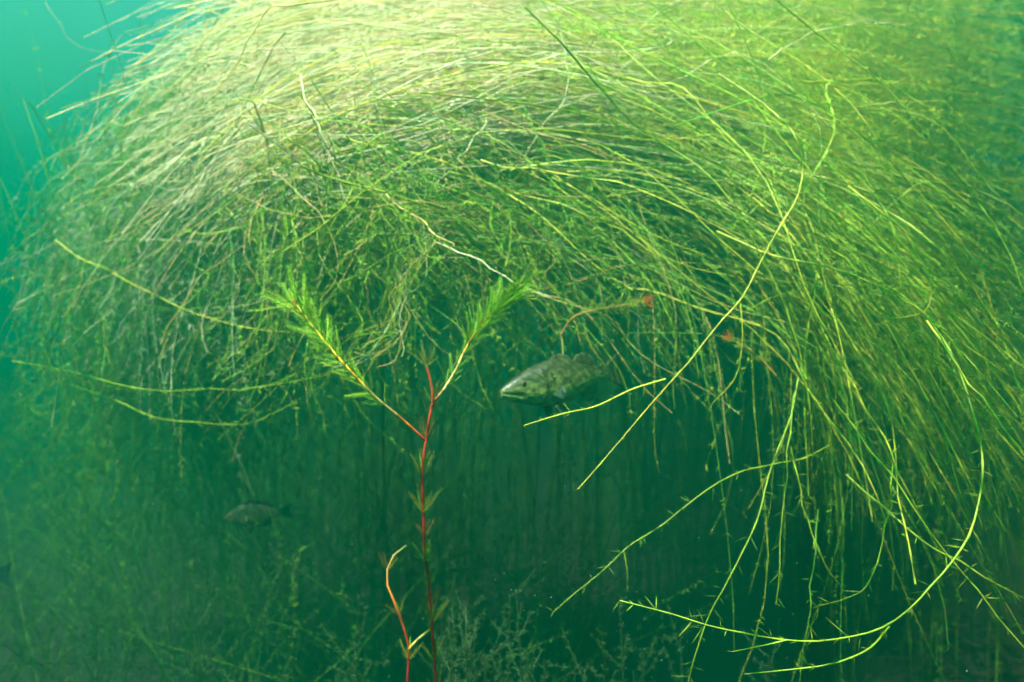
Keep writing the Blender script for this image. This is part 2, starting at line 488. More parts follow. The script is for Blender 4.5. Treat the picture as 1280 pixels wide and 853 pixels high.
# ------------------------------------------------------------------ weed strands one can follow singly
singles('weed_strand', family(RIGHT, 110, depth=(-0.2, 0.35), jitter=0.085, trim=0.35, wiggle=0.03), 0.0013, {'yellow': 3, 'lime': 4, 'green': 2}, 
        '{colour} stem among those drooping on the right, {zone}',
        lambda px, py: ('inner edge' if px < 880 else 'outer edge' if px > 1080 else 'middle') + (', highest third' if py < 230 else ', lowest third' if py > 360 else ', halfway down'), 'weed stem', 'alike weed stems drooping on the right', 16, 0.016, 0.0020, {'lime': 2, 'green': 2})
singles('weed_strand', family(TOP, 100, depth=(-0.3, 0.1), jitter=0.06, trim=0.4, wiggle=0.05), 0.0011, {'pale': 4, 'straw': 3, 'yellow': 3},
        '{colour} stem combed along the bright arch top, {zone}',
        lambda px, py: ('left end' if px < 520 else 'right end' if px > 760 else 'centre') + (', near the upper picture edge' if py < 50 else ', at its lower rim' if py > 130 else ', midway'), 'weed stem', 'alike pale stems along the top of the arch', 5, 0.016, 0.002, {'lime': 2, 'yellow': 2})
singles('weed_strand', family(LEFT, 60, depth=(-0.2, 0.1), jitter=0.05, trim=0.4, wiggle=0.04), 0.0011, {'grey': 3, 'pale': 2, 'green': 2, 'yellow': 2},
        '{colour} wavy stem in the tangle hanging at the left, {zone}',
        lambda px, py: ('outer fringe' if px < 190 else 'inner side' if px > 280 else 'middle') + (', high up' if py < 200 else ', low down' if py > 290 else ', midway'), 'weed stem', 'alike wavy stems in the left tangle', 9, 0.016, 0.0024, {'green': 3, 'grey': 1})
singles('weed_strand', family(UNDER, 60, depth=(-0.4, 0.1), jitter=0.045, trim=0.3, wiggle=0.025), 0.0015, {'yellow': 3, 'straw': 2, 'lime': 3},
        '{colour} stem hanging loose beneath the bright arch, {zone}',
        lambda px, py: 'above the left milfoil branch' if px < 450 else 'above the right milfoil branch' if px < 620 else 'above the fish' if px < 740 else 'right of the fish', 'weed stem', 'alike stems hanging beneath the arch', 7, 0.018, 0.0022, {'lime': 2, 'green': 3})

def hero(pts, r, tint, label, whorls=9, L=0.022, W=0.0022, leaf='lime', n=40, branches=(), name='weed_strand'):
    P = trace(pts, n)
    # jointed stem: slight kinks at the nodes
    kk = rng.normal(0, 0.0022, (n // 4 + 2, 3))
    P = P + np.stack([np.interp(np.arange(n) / 4, np.arange(len(kk)), kk[:, q]) for q in range(3)], 1)
    o0 = P[0]
    t = thing(name, o0, label, 'weed stem')
    g = Geo()
    tubes(g, P[None], (0.82 * r * np.linspace(1, 0.22, n) ** 0.6 * (1 + 0.22 * (np.arange(n) % 4 == 0)))[None], (np.clip(PAL[tint] * 0.85, 0, 0.8) * rng.uniform(0.75, 1.15, (n, 1)))[None], 6)
    nodes = P[3:-1:4]
    obj('stem', g.mesh('stem', o0), M_STEM, t)
    for b in branches:
        Q = trace(b[0], 24)
        g = Geo(); tubes(g, Q, 0.82 * b[1] * np.linspace(1, 0.25, 24) ** 0.6, PAL[tint] * 0.85, 6)
        br = obj('branch', g.mesh('branch', o0), M_STEM, t)
        g = Geo(); node_leaves(g, Q, 0.022, 0.010, 0.0010, PAL[leaf])
        obj('leaves', g.mesh('leaves', o0), M_LEAF, br)
    if whorls:
        g = Geo(); node_leaves(g, P, 0.017 if whorls > 6 else 0.05, L * (0.75 if whorls > 6 else 0.45), 0.0017, PAL[leaf] * 0.8, spread=1.1)
        obj('leaves', g.mesh('leaves', o0), M_LEAF, t)
    return t

hero([(900, 90, 1.5), (950, 125, 1.45), (990, 165, 1.4), (1003, 205, 1.38), (997, 245, 1.36), (972, 285, 1.34), (945, 335, 1.32), (925, 375, 1.3), (880, 425, 1.28), (845, 465, 1.26), (800, 520, 1.24), (760, 570, 1.22), (722, 612, 1.2)],
     0.0017, 'yellow', 'long yellow stem running diagonally down to the left below the fish', 5, 0.014,
     branches=[([(832, 474, 1.255), (790, 487, 1.25), (745, 508, 1.24), (705, 517, 1.23), (655, 532, 1.22)], 0.0019), ([(925, 375, 1.3), (928, 420, 1.3), (920, 470, 1.31), (890, 505, 1.32)], 0.0012)])
hero([(898, 290, 1.5), (960, 318, 1.45), (1040, 335, 1.4), (1100, 362, 1.36), (1150, 390, 1.33), (1210, 432, 1.3), (1300, 500, 1.27)],
     0.0020, 'yellow', 'thick yellow green stem sloping down to the right picture edge', 8)
hero([(1060, 230, 1.45), (1110, 270, 1.42), (1145, 310, 1.4), (1163, 350, 1.38), (1160, 383, 1.37), (1140, 395, 1.36), (1105, 396, 1.36), (1070, 380, 1.37)],
     0.0020, 'yellow', 'hooked stem curling back on itself near the right side', 5)
hero([(1160, 395, 1.3), (1190, 440, 1.25), (1212, 500, 1.2), (1226, 565, 1.15), (1220, 630, 1.12), (1200, 685, 1.1), (1160, 742, 1.08), (1110, 782, 1.06), (1050, 797, 1.05), (980, 800, 1.05), (900, 787, 1.06), (840, 768, 1.08), (775, 750, 1.1)],
     0.0022, 'lime', 'long stem sweeping down and curving left along the bottom right', 20, 0.022,
     branches=[([(1112, 783, 1.06), (1085, 812, 1.06), (1040, 830, 1.07), (990, 837, 1.08), (930, 843, 1.1)], 0.0018), ([(985, 800, 1.05), (950, 808, 1.05), (915, 815, 1.06)], 0.0014)])
hero([(1000, 470, 1.5), (990, 520, 1.45), (965, 580, 1.4), (950, 640, 1.35), (930, 690, 1.32), (905, 735, 1.3), (885, 775, 1.3), (858, 860, 1.3)],
     0.0017, 'lime', 'leafy stem hanging straight down then slanting left at bottom centre right', 22, 0.03, 0.0022, 'green')
hero([(992, 490, 1.45), (985, 565, 1.4), (981, 620, 1.38), (976, 680, 1.36), (967, 755, 1.35)],
     0.0015, 'lime', 'straight vertical stem with short side leaves at lower right', 16, 0.028, 0.0022, 'green')
hero([(988, 560, 1.42), (1008, 640, 1.4), (1028, 700, 1.38), (1052, 732, 1.37)], 0.0014, 'lime', 'short stem slanting down to the right beside the vertical one', 8, 0.024)
hero([(1040, 555, 1.5), (1000, 572, 1.47), (960, 582, 1.44), (920, 592, 1.42), (870, 620, 1.4), (820, 660, 1.38), (780, 690, 1.36), (740, 725, 1.34), (690, 765, 1.32)],
     0.0015, 'lime', 'thin stem arching out left over the dark bottom centre', 14, 0.02, 0.002, 'green',
     branches=[([(780, 690, 1.36), (784, 715, 1.36), (784, 738, 1.37)], 0.0011)])
hero([(1120, 560, 1.35), (1110, 640, 1.32), (1097, 690, 1.3), (1082, 735, 1.29), (1055, 750, 1.29), (1025, 757, 1.29)], 0.0016, 'lime', 'stem hanging down and bending left to a hooked end at lower right', 12, 0.024)
hero([(1025, 640, 1.4), (1016, 690, 1.38), (1012, 760, 1.36), (1006, 800, 1.35), (998, 870, 1.35)], 0.0013, 'green', 'thin dark green stem hanging to the bottom edge at right', 14, 0.024, 0.002, 'green')
hero([(1060, 595, 1.35), (1110, 640, 1.3), (1160, 680, 1.26), (1230, 722, 1.22), (1310, 765, 1.2)], 0.0018, 'lime', 'stem crossing down right to the lower right picture edge', 14)
hero([(1145, 730, 1.2), (1130, 650, 1.25), (1110, 560, 1.3), (1060, 470, 1.35), (1035, 400, 1.4)], 0.0017, 'yellow', 'straight stem running up left through the right hand curtain', 14)
hero([(1160, 400, 1.25), (1205, 470, 1.2), (1250, 530, 1.15), (1310, 600, 1.1)], 0.0021, 'yellow', 'thick stem leaving the hooked one toward the right edge', 8)
hero([(1040, 500, 1.3), (1110, 590, 1.25), (1180, 690, 1.2), (1240, 760, 1.18), (1300, 840, 1.15)], 0.0016, 'lime', 'long diagonal stem running to the bottom right corner', 18)
hero([(600, 200, 1.5), (640, 209, 1.48), (720, 220, 1.45), (790, 235, 1.42), (860, 265, 1.4), (930, 303, 1.4)], 0.0018, 'yellow', 'bright double yellow stem above the fish sloping right', 4,
     branches=[([(690, 222, 1.46), (730, 242, 1.45), (770, 268, 1.45), (830, 300, 1.45), (880, 318, 1.46)], 0.0014)])
hero([(560, 215, 1.6), (640, 240, 1.55), (720, 262, 1.5), (770, 288, 1.5), (850, 332, 1.5), (920, 345, 1.5)], 0.0015, 'yellow', 'yellow stem below the bright double one', 5)
hero([(620, 260, 1.6), (680, 278, 1.6), (740, 320, 1.6), (790, 345, 1.6), (840, 360, 1.6), (900, 385, 1.6)], 0.0014, 'lime', 'lime stem running just above the reddish milfoil tip', 6)
hero([(545, 305, 1.5), (577, 317, 1.48), (610, 330, 1.46), (640, 350, 1.45), (687, 372, 1.44)], 0.0019, 'pale', 'bleached white stem above the forked milfoil branch', 3, 0.01, 0.002, 'pale')
hero([(700, 420, 1.7), (640, 452, 1.7), (755, 378, 1.7), (800, 350, 1.7)][::-1][:1] + [(755, 378, 1.7), (700, 400, 1.7), (655, 425, 1.7), (610, 455, 1.7)], 0.0012, 'lime', 'thin stem passing above the fish from upper right to lower left', 6)
hero([(70, 300, 1.9), (100, 322, 1.88), (140, 340, 1.85), (190, 367, 1.8), (250, 395, 1.78), (310, 410, 1.76), (360, 415, 1.75), (425, 414, 1.75)], 0.0019, 'yellow', 'sagging yellow stem ending behind the left milfoil branch', 5)
hero([(15, 452, 1.9), (100, 468, 1.85), (180, 487, 1.8), (260, 488, 1.78), (320, 485, 1.76), (380, 465, 1.75), (440, 450, 1.75)], 0.0017, 'lime', 'upper of two sagging stems at the left middle', 8,
     branches=[([(300, 487, 1.76), (350, 480, 1.75), (400, 470, 1.74), (450, 455, 1.74)], 0.0013)])
hero([(90, 480, 1.9), (150, 503, 1.87), (190, 520, 1.85), (240, 528, 1.83), (300, 530, 1.82), (350, 512, 1.8), (410, 480, 1.8)], 0.0016, 'lime', 'lower of two sagging stems at the left middle', 8)
hero([(375, 95, 1.5), (385, 125, 1.48), (400, 160, 1.46), (415, 205, 1.45), (434, 250, 1.45)], 0.0016, 'pale', 'bleached stem hanging down from the bright weed top left of centre', 2, 0.01, 0.002, 'pale')
hero([(340, 212, 1.55), (352, 222, 1.54), (378, 246, 1.52), (405, 275, 1.5), (420, 310, 1.5), (420, 345, 1.5), (400, 375, 1.5)], 0.0013, 'straw', 'thin stem curving down in an arc toward the left milfoil tip', 2)
hero([(480, -5, 1.45), (400, 3, 1.42), (360, 8, 1.4), (336, 15, 1.4), (318, 42, 1.4), (302, 68, 1.41), (287, 90, 1.42)], 0.0021, 'straw', 'bent brownish stem at the top left of the arch', 2,
     branches=[([(336, 15, 1.4), (300, 28, 1.4), (258, 48, 1.42)], 0.0014)])
hero([(300, 123, 1.5), (350, 134, 1.5), (380, 140, 1.5), (430, 145, 1.5), (520, 150, 1.5)], 0.0015, 'yellow', 'nearly level yellow stem crossing the top left of the arch', 2)
hero([(285, 245, 1.6), (320, 205, 1.55), (360, 165, 1.52), (400, 140, 1.5), (470, 105, 1.5)], 0.0017, 'straw', 'straw stem slanting up right across the pale part of the arch', 2)
hero([(700, 40, 1.5), (709, 75, 1.5), (709, 105, 1.5), (698, 135, 1.5), (680, 156, 1.5), (655, 198, 1.52)], 0.0014, 'pale', 'pale stem curling down across the bright centre of the arch', 2)
hero([(572, 45, 1.5), (560, 75, 1.5), (553, 105, 1.5), (558, 138, 1.5), (580, 160, 1.5)], 0.0013, 'yellow', 'small curved stem left of the arch centre', 1)
hero([(608, 152, 1.5), (590, 180, 1.5), (572, 200, 1.5), (545, 235, 1.52)], 0.0014, 'pale', 'short slanting pale stem at the lower edge of the bright arch', 1)
hero([(545, 95, 1.5), (600, 55, 1.5), (640, 25, 1.5), (730, 0, 1.5)], 0.0013, 'pale', 'pale stem rising to the top edge at centre', 1)
hero([(640, 70, 1.5), (720, 68, 1.5), (770, 90, 1.5), (830, 100, 1.5)], 0.0013, 'pale', 'pale level stem right of the arch centre', 1)
hero([(960, 75, 1.6), (1020, 40, 1.65), (1080, 32, 1.7), (1140, 32, 1.75)], 0.0014, 'pale', 'pale level stem in the hazy upper right', 2)
hero([(990, 100, 1.6), (1060, 105, 1.65), (1130, 104, 1.7), (1195, 108, 1.75)], 0.0013, 'yellow', 'straight level stem below the pale one in the upper right', 2)
hero([(1090, 280, 1.6), (1150, 230, 1.6), (1200, 232, 1.62), (1300, 256, 1.65)], 0.0013, 'lime', 'stem leaving the arch to the right edge', 6)
hero([(1060, 380, 1.7), (1150, 352, 1.7), (1230, 352, 1.7), (1310, 350, 1.7)], 0.0014, 'lime', 'straight level stem pointing at the right edge above the curtain', 8)
hero([(870, 105, 1.5), (890, 130, 1.5), (910, 158, 1.5), (925, 185, 1.5)], 0.0012, 'rust', 'short dark brown stem in the right half of the arch', 0)
hero([(140, 100, 2.0), (170, 120, 2.0), (178, 118, 2.0), (205, 92, 2.0), (250, 92, 2.0), (275, 98, 2.0)], 0.0012, 'grey', 'thin grey green stem at the upper left fringe', 2)
hero([(55, 0, 2.4), (75, 30, 2.4), (90, 52, 2.4), (150, 75, 2.4)], 0.0013, 'grey', 'faint grey stem in the open water at the top left', 1)
hero([(200, 430, 1.7), (240, 360, 1.7), (285, 320, 1.7), (330, 290, 1.7), (365, 255, 1.7)], 0.0013, 'straw', 'straw stem rising right through the left tangle', 3)
hero([(60, 560, 2.1), (95, 500, 2.05), (150, 440, 2.0), (200, 390, 2.0), (250, 340, 1.95)], 0.0012, 'green', 'dark slanting stem with small leaves at the left', 16, 0.016, 0.0026, 'dark')

# the bunch of stems that hangs behind the left milfoil branch
def hanging_bunch():
    o0 = at(500, 362, 1.55)
    t = thing('stem_bunch', o0, 'loose wisp of pale stems hanging in a loop between the two milfoil branches', 'stem bunch')
    for i in range(26):
        e = rng.uniform(-1, 1); d = 1.55 + rng.uniform(-0.08, 0.12)
        j = lambda s=6: rng.normal(0, s)
        P = trace([(540 + j(25), 290 + j(20), d), (512 + j(8), 335 + j(10), d), (500 + j(7), 366 + j(6), d), (497 + j(6) - 12 * e, 397 + j(), d), (484 + j(8) - 26 * e, 424 + j(8), d), (458 + j(12) - 30 * e, 445 + j(12), d), (415 + j(25) - 25 * e, 460 + j(18), d)], 24)
        g = Geo(); tubes(g, P[:max(9, int(24 * rng.uniform(0.55, 1)))], 0.00065, colours({'pale': 2, 'straw': 2, 'yellow': 4, 'lime': 2}, 1)[0] * 0.8, 4)
        obj('stem', g.mesh('stem', o0), M_STEM, t)
hanging_bunch()

# ------------------------------------------------------------------ milfoil with red stems and feathered leaves
M_MILSTEM = plant_material('milfoil_stem', 0.1, 0.4, 0.45)
M_MILLEAF = plant_material('milfoil_leaf', 0.5, 0.5, 0.2)

def feather(n_pairs, length, tint, seed):
    """one milfoil leaf: curved midrib and pairs of hair-thin lobes, along +Y"""
    r = np.random.default_rng(seed)
    g = Geo()
    t = np.linspace(0, 1, 8)
    bend = r.uniform(-0.12, 0.12)
    rib = np.stack([bend * length * t ** 2, length * t, 0.10 * length * t ** 2], 1)
    tubes(g, rib, 0.00036 * np.linspace(1.2, 0.6, 8), tint, 3)
    for i in range(n_pairs):
        u = 0.12 + 0.84 * i / (n_pairs - 1)
        b = np.array([np.interp(u, t, rib[:, k]) for k in range(3)])
        ll = length * (0.30 * (1 - 0.62 * u)) * r.uniform(0.8, 1.1)
        for sgn in (-1, 1):
            d = np.array([sgn * 0.52, 0.85, 0.12 + r.normal(0, 0.1)])
            d /= np.linalg.norm(d)
            q = np.stack([b, b + d * ll * 0.5 + [0, ll * 0.04, 0], b + d * ll + [0, ll * 0.18, 0]])
            tubes(g, q, np.array([0.00030, 0.00026, 0.00014]), np.asarray(tint) * r.uniform(0.85, 1.15), 3)
    return g.mesh('leaf')

LEAF_GREEN = [feather(8, 1.0 * 0.03, (0.30, 0.55, 0.04), i) for i in range(4)]
LEAF_OLIVE = [feather(7, 1.0 * 0.03, (0.30, 0.34, 0.04), 10 + i) for i in range(3)]
LEAF_RUST = [feather(8, 1.0 * 0.03, (0.62, 0.10, 0.02), 20 + i) for i in range(2)]
LEAF_BROWN = [feather(7, 1.0 * 0.03, (0.20, 0.15, 0.04), 30 + i) for i in range(2)]
for me in LEAF_GREEN + LEAF_OLIVE + LEAF_RUST + LEAF_BROWN:
    me.materials.append(M_MILLEAF)

def leaf_on(parent, base, direction, length, kinds, o0):
    """a feather leaf set on a stem, its tip toward direction"""
    y = Vector(direction).normalized()
    x = y.cross(Vector(rng.normal(size=3) * [0.5, 1.0, 0.5])).normalized()
    z = x.cross(y)
    m = Matrix((x, y, z)).transposed().to_4x4()
    m = Matrix.Translation(Vector(base) - Vector(o0)) @ m @ Matrix.Scale(length / 0.03, 4)
    o = obj('leaf', kinds[rng.integers(len(kinds))], None, parent)
    o.matrix_local = m
    return o

def gradient(cols, n):
    c = np.array(cols, float)
    u = np.linspace(0, len(c) - 1, n)
    return np.stack([np.interp(u, np.arange(len(c)), c[:, k]) for k in range(3)], 1)[None]

def stem_part(name, parent, P, r0, r1, cols, o0, k=8):
    n = len(P)
    g = Geo()
    R = np.linspace(r0, r1, n)
    R = R * (1 + 0.10 * (np.arange(n) % 6 == 0))
    tubes(g, P[None], R[None], gradient(cols, n) * rng.uniform(0.7, 1.15, (1, n, 1)) * (1 - 0.4 * (np.arange(n) % 6 == 0))[None, :, None], k)
    # closed tip
    i = np.arange(k)
    return obj(name, g.mesh(name, o0), M_MILSTEM, parent)

RED, DEEP, ORANGE, CREAM, GOLD = (0.24, 0.014, 0.011), (0.13, 0.010, 0.008), (0.55, 0.15, 0.02), (0.80, 0.56, 0.22), (0.70, 0.40, 0.03)

def whorl(parent, P, i, n, length, angle, kinds, o0, side_bias=None):
    T = tangents(P)[i]
    a = norm(np.cross(T, [0.1, 1.0, 0.2])); b = np.cross(T, a)
    ph = rng.uniform(0, 6.28)
    for k in range(n):
        th = ph + 6.283 * k / n + rng.normal(0, 0.25)
        # mostly in the plane across the view, as the whorl spreads
        rad = a * math.cos(th) + b * math.sin(th)
        an = angle + rng.normal(0, 0.12)
        leaf_on(parent, P[i], T * math.cos(an) + rad * math.sin(an) + np.array([0, 0, 0.15]), length * rng.uniform(0.75, 1.15), kinds, o0)

def milfoil():
    D = 0.92
    o0 = at(572, 1600, D); o0[2] = bed_z(o0[0], o0[1]) - 0.02
    t = thing('milfoil_plant', o0, 'tall forked milfoil with a red stem and bright green feathery tips in front', 'water plant')
    main = np.vstack([o0, at(566, 1350, D), at(558, 1050, D), at(552, 920, D), at(545, 853, D), at(541, 800, D), at(538, 760, D), at(535, 720, D), at(531, 690, D), at(529, 640, D), at(528, 600, D), at(530, 565, D), at(533, 548, D), at(537, 520, D), at(541, 501, D), at(539, 480, D), at(533, 458, D)])
    P = spline(main, 90)
    st = stem_part('stem', t, P, 0.0021, 0.0016, [DEEP, DEEP, DEEP, RED, RED, RED, RED, RED, (0.6, 0.08, 0.03)], o0)
    def near(P, px, py):
        q = np.stack([640 + P[:, 0] / P[:, 1] * F, 426.5 - P[:, 2] / P[:, 1] * F], 1)
        return int(np.argmin(((q - [px, py]) ** 2).sum(1)))
    for (px, py, n, l, kinds) in [(529, 596, 4, 0.024, LEAF_OLIVE), (529, 645, 5, 0.026, LEAF_OLIVE), (530, 668, 5, 0.018, LEAF_BROWN), (532, 708, 5, 0.024, LEAF_OLIVE + LEAF_GREEN[:1]),
                                  (535, 730, 3, 0.020, LEAF_OLIVE), (537, 762, 4, 0.024, LEAF_BROWN), (538, 788, 4, 0.026, LEAF_OLIVE + LEAF_GREEN[:1]), (543, 830, 4, 0.022, LEAF_OLIVE), (537, 520, 2, 0.02, LEAF_BROWN), (541, 503, 2, 0.022, LEAF_OLIVE),
                                  (531, 556, 2, 0.026, LEAF_BROWN), (530, 575, 3, 0.018, LEAF_BROWN), (551, 905, 4, 0.024, LEAF_BROWN), (560, 1100, 4, 0.024, LEAF_BROWN)]:
        whorl(st, P, near(P, px, py), n + 2, l * 1.15, 0.55, kinds, o0)
        whorl(st, P, max(0, near(P, px, py) - 2), 2, l * 0.8, 0.8, LEAF_BROWN + LEAF_OLIVE, o0)
    for k in range(7):                                  # the withered tip of the main stem
        an = rng.uniform(-1.1, 1.1)
        leaf_on(st, P[-1], (math.sin(an), rng.normal(0, 0.3), math.cos(an)), rng.uniform(0.014, 0.03), LEAF_OLIVE + LEAF_BROWN, o0)
    # left branch
    Q = spline(np.vstack([at(531, 550, D), at(500, 522, D - 0.01), at(470, 497, D - 0.02), at(440, 466, D - 0.03), at(410, 432, D - 0.03), at(390, 407, D - 0.03), at(371, 382, D - 0.03)]), 60)
    br = stem_part('branch', t, Q, 0.0017, 0.0011, [RED, ORANGE, CREAM, GOLD, GOLD, (0.65, 0.48, 0.04), (0.5, 0.4, 0.04)], o0)
    br['label'] = 'left branch, orange to yellow with a reddish tip'
    for i in range(17, 60, 3):
        u = i / 59
        whorl(br, Q, i, 3 if u < 0.6 else 4, 0.018 + 0.024 * u, 0.75 - 0.1 * u, LEAF_GREEN, o0)
    for k in range(9):
        leaf_on(br, Q[-1], tangents(Q)[-1] + rng.normal(0, 0.45, 3), rng.uniform(0.008, 0.013), LEAF_RUST, o0)
    for k in range(5):
        leaf_on(br, Q[-2], tangents(Q)[-2] + rng.normal(0, 0.5, 3), rng.uniform(0.015, 0.022), LEAF_GREEN, o0)
    # right branch
    Q = spline(np.vstack([at(541, 503, D), at(556, 485, D), at(570, 462, D), at(580, 440, D), at(592, 420, D), at(607, 400, D), at(622, 383, D), at(640, 368, D)]), 56)
    br = stem_part('branch', t, Q, 0.0017, 0.0010, [RED, CREAM, CREAM, GOLD, GOLD, (0.7, 0.45, 0.04), (0.45, 0.5, 0.04)], o0)
    br['label'] = 'right branch, cream to yellow with a dense green tip'
    for i in list(range(8, 30, 5)) + list(range(30, 56, 2)):
        u = i / 55
        whorl(br, Q, i, 3 if u < 0.5 else 5, 0.018 + 0.018 * u, 0.72 - 0.1 * u, LEAF_GREEN, o0)
    for k in range(16):
        leaf_on(br, Q[-1], tangents(Q)[-1] + rng.normal(0, 0.35, 3), rng.uniform(0.012, 0.022), LEAF_GREEN, o0)
    # low side stem, joined to the main stem by a short pale piece
    Q = spline(np.vstack([o0 + [-0.03, 0, 0], at(505, 1200, D), at(508, 930, D), at(509, 853, D), at(511, 810, D), at(503, 780, D), at(494, 755, D), at(485, 735, D), at(484, 715, D), at(490, 697, D), at(508, 682, D)]), 60)
    br = stem_part('branch', t, Q, 0.0022, 0.0013, [DEEP] * 11 + [DEEP, DEEP, RED, RED, RED, RED, ORANGE, CREAM], o0)
    br['label'] = 'low side stem, dark red turning pale toward its bent tip'
    for i in range(36, 60, 3):
        whorl(br, Q, i, 4, 0.024, 0.6, LEAF_OLIVE + LEAF_BROWN[:1] + LEAF_GREEN[:1], o0)
    Q = spline(np.vstack([at(538, 787, D), at(524, 798, D), at(511, 811, D)]), 12)
    stem_part('branch', t, Q, 0.0016, 0.0014, [GOLD, CREAM, GOLD], o0)
milfoil()

def milfoil_shoot(pts, label, n=40, red=6):
    P = trace(pts, n)
    o0 = P[0]
    t = thing('milfoil_shoot', o0, label, 'water plant')
    st = stem_part('stem', t, P, 0.0014, 0.0009, [(0.35, 0.16, 0.04), (0.35, 0.2, 0.04), (0.4, 0.25, 0.04)], o0, 5)
    for i in range(n // 3, n, 3):
        whorl(st, P, i, 5, 0.026, 0.7, LEAF_OLIVE + LEAF_GREEN[:1], o0)
    for k in range(red):
        leaf_on(st, P[-1], tangents(P)[-1] + rng.normal(0, 0.5, 3), rng.uniform(0.016, 0.026), LEAF_RUST, o0)
milfoil_shoot([(700, 420, 1.5), (715, 398, 1.5), (740, 388, 1.5), (770, 383, 1.5), (803, 377, 1.5)], 'milfoil shoot with a red tip to the upper right of the fish', red=14)
milfoil_shoot([(655, 262, 1.7), (660, 235, 1.7), (672, 210, 1.7), (682, 192, 1.7)], 'small milfoil shoot with a reddish tip high under the arch centre', 20, 9)
milfoil_shoot([(735, 300, 1.8), (720, 280, 1.8), (708, 262, 1.8), (704, 248, 1.8)], 'faint rusty milfoil tip below the higher reddish one', 18, 8)
milfoil_shoot([(970, 470, 1.5), (950, 448, 1.5), (935, 436, 1.5), (915, 425, 1.5)], 'rusty little shoot among the right hand curtain', 16, 7)

# ------------------------------------------------------------------ fish
M_FISH = bpy.data.materials.new('fish_skin')
def fish_skin():
    nt, N, L = nodes_of(M_FISH)
    out = N.new('ShaderNodeOutputMaterial')
    p = N.new('ShaderNodeBsdfPrincipled'); p.inputs['Roughness'].default_value = 0.42
    a = N.new('ShaderNodeAttribute'); a.attribute_name = 'tint'
    g = N.new('ShaderNodeNewGeometry')
    vo = N.new('ShaderNodeTexVoronoi'); vo.inputs['Scale'].default_value = 190
    L.new(g.outputs['Position'], vo.inputs['Vector'])
    mr = N.new('ShaderNodeMapRange'); mr.inputs['From Max'].default_value = 0.8; mr.inputs['To Min'].default_value = 1.25; mr.inputs['To Max'].default_value = 0.6
    L.new(vo.outputs['Distance'], mr.inputs['Value'])
    mul = N.new('ShaderNodeVectorMath'); mul.operation = 'MULTIPLY'
    L.new(a.outputs['Color'], mul.inputs[0]); L.new(mr.outputs[0], mul.inputs[1])
    bp = N.new('ShaderNodeBump'); bp.inputs['Strength'].default_value = 0.3; bp.inputs['Distance'].default_value = 0.002; bp.invert = True
    L.new(vo.outputs['Distance'], bp.inputs['Height']); L.new(bp.outputs[0], p.inputs['Normal'])
    L.new(mul.outputs[0], p.inputs['Base Color']); L.new(p.outputs[0], out.inputs['Surface'])
fish_skin()
M_FIN = plant_material('fish_fin', 0.45, 0.4, 0.1)
M_EYE = bpy.data.materials.new('fish_eye')
def eye_mat():
    nt, N, L = nodes_of(M_EYE)
    out = N.new('ShaderNodeOutputMaterial'); p = N.new('ShaderNodeBsdfPrincipled')
    p.inputs['Roughness'].default_value = 0.08
    a = N.new('ShaderNodeAttribute'); a.attribute_name = 'tint'
    L.new(a.outputs['Color'], p.inputs['Base Color']); L.new(p.outputs[0], out.inputs['Surface'])
eye_mat()

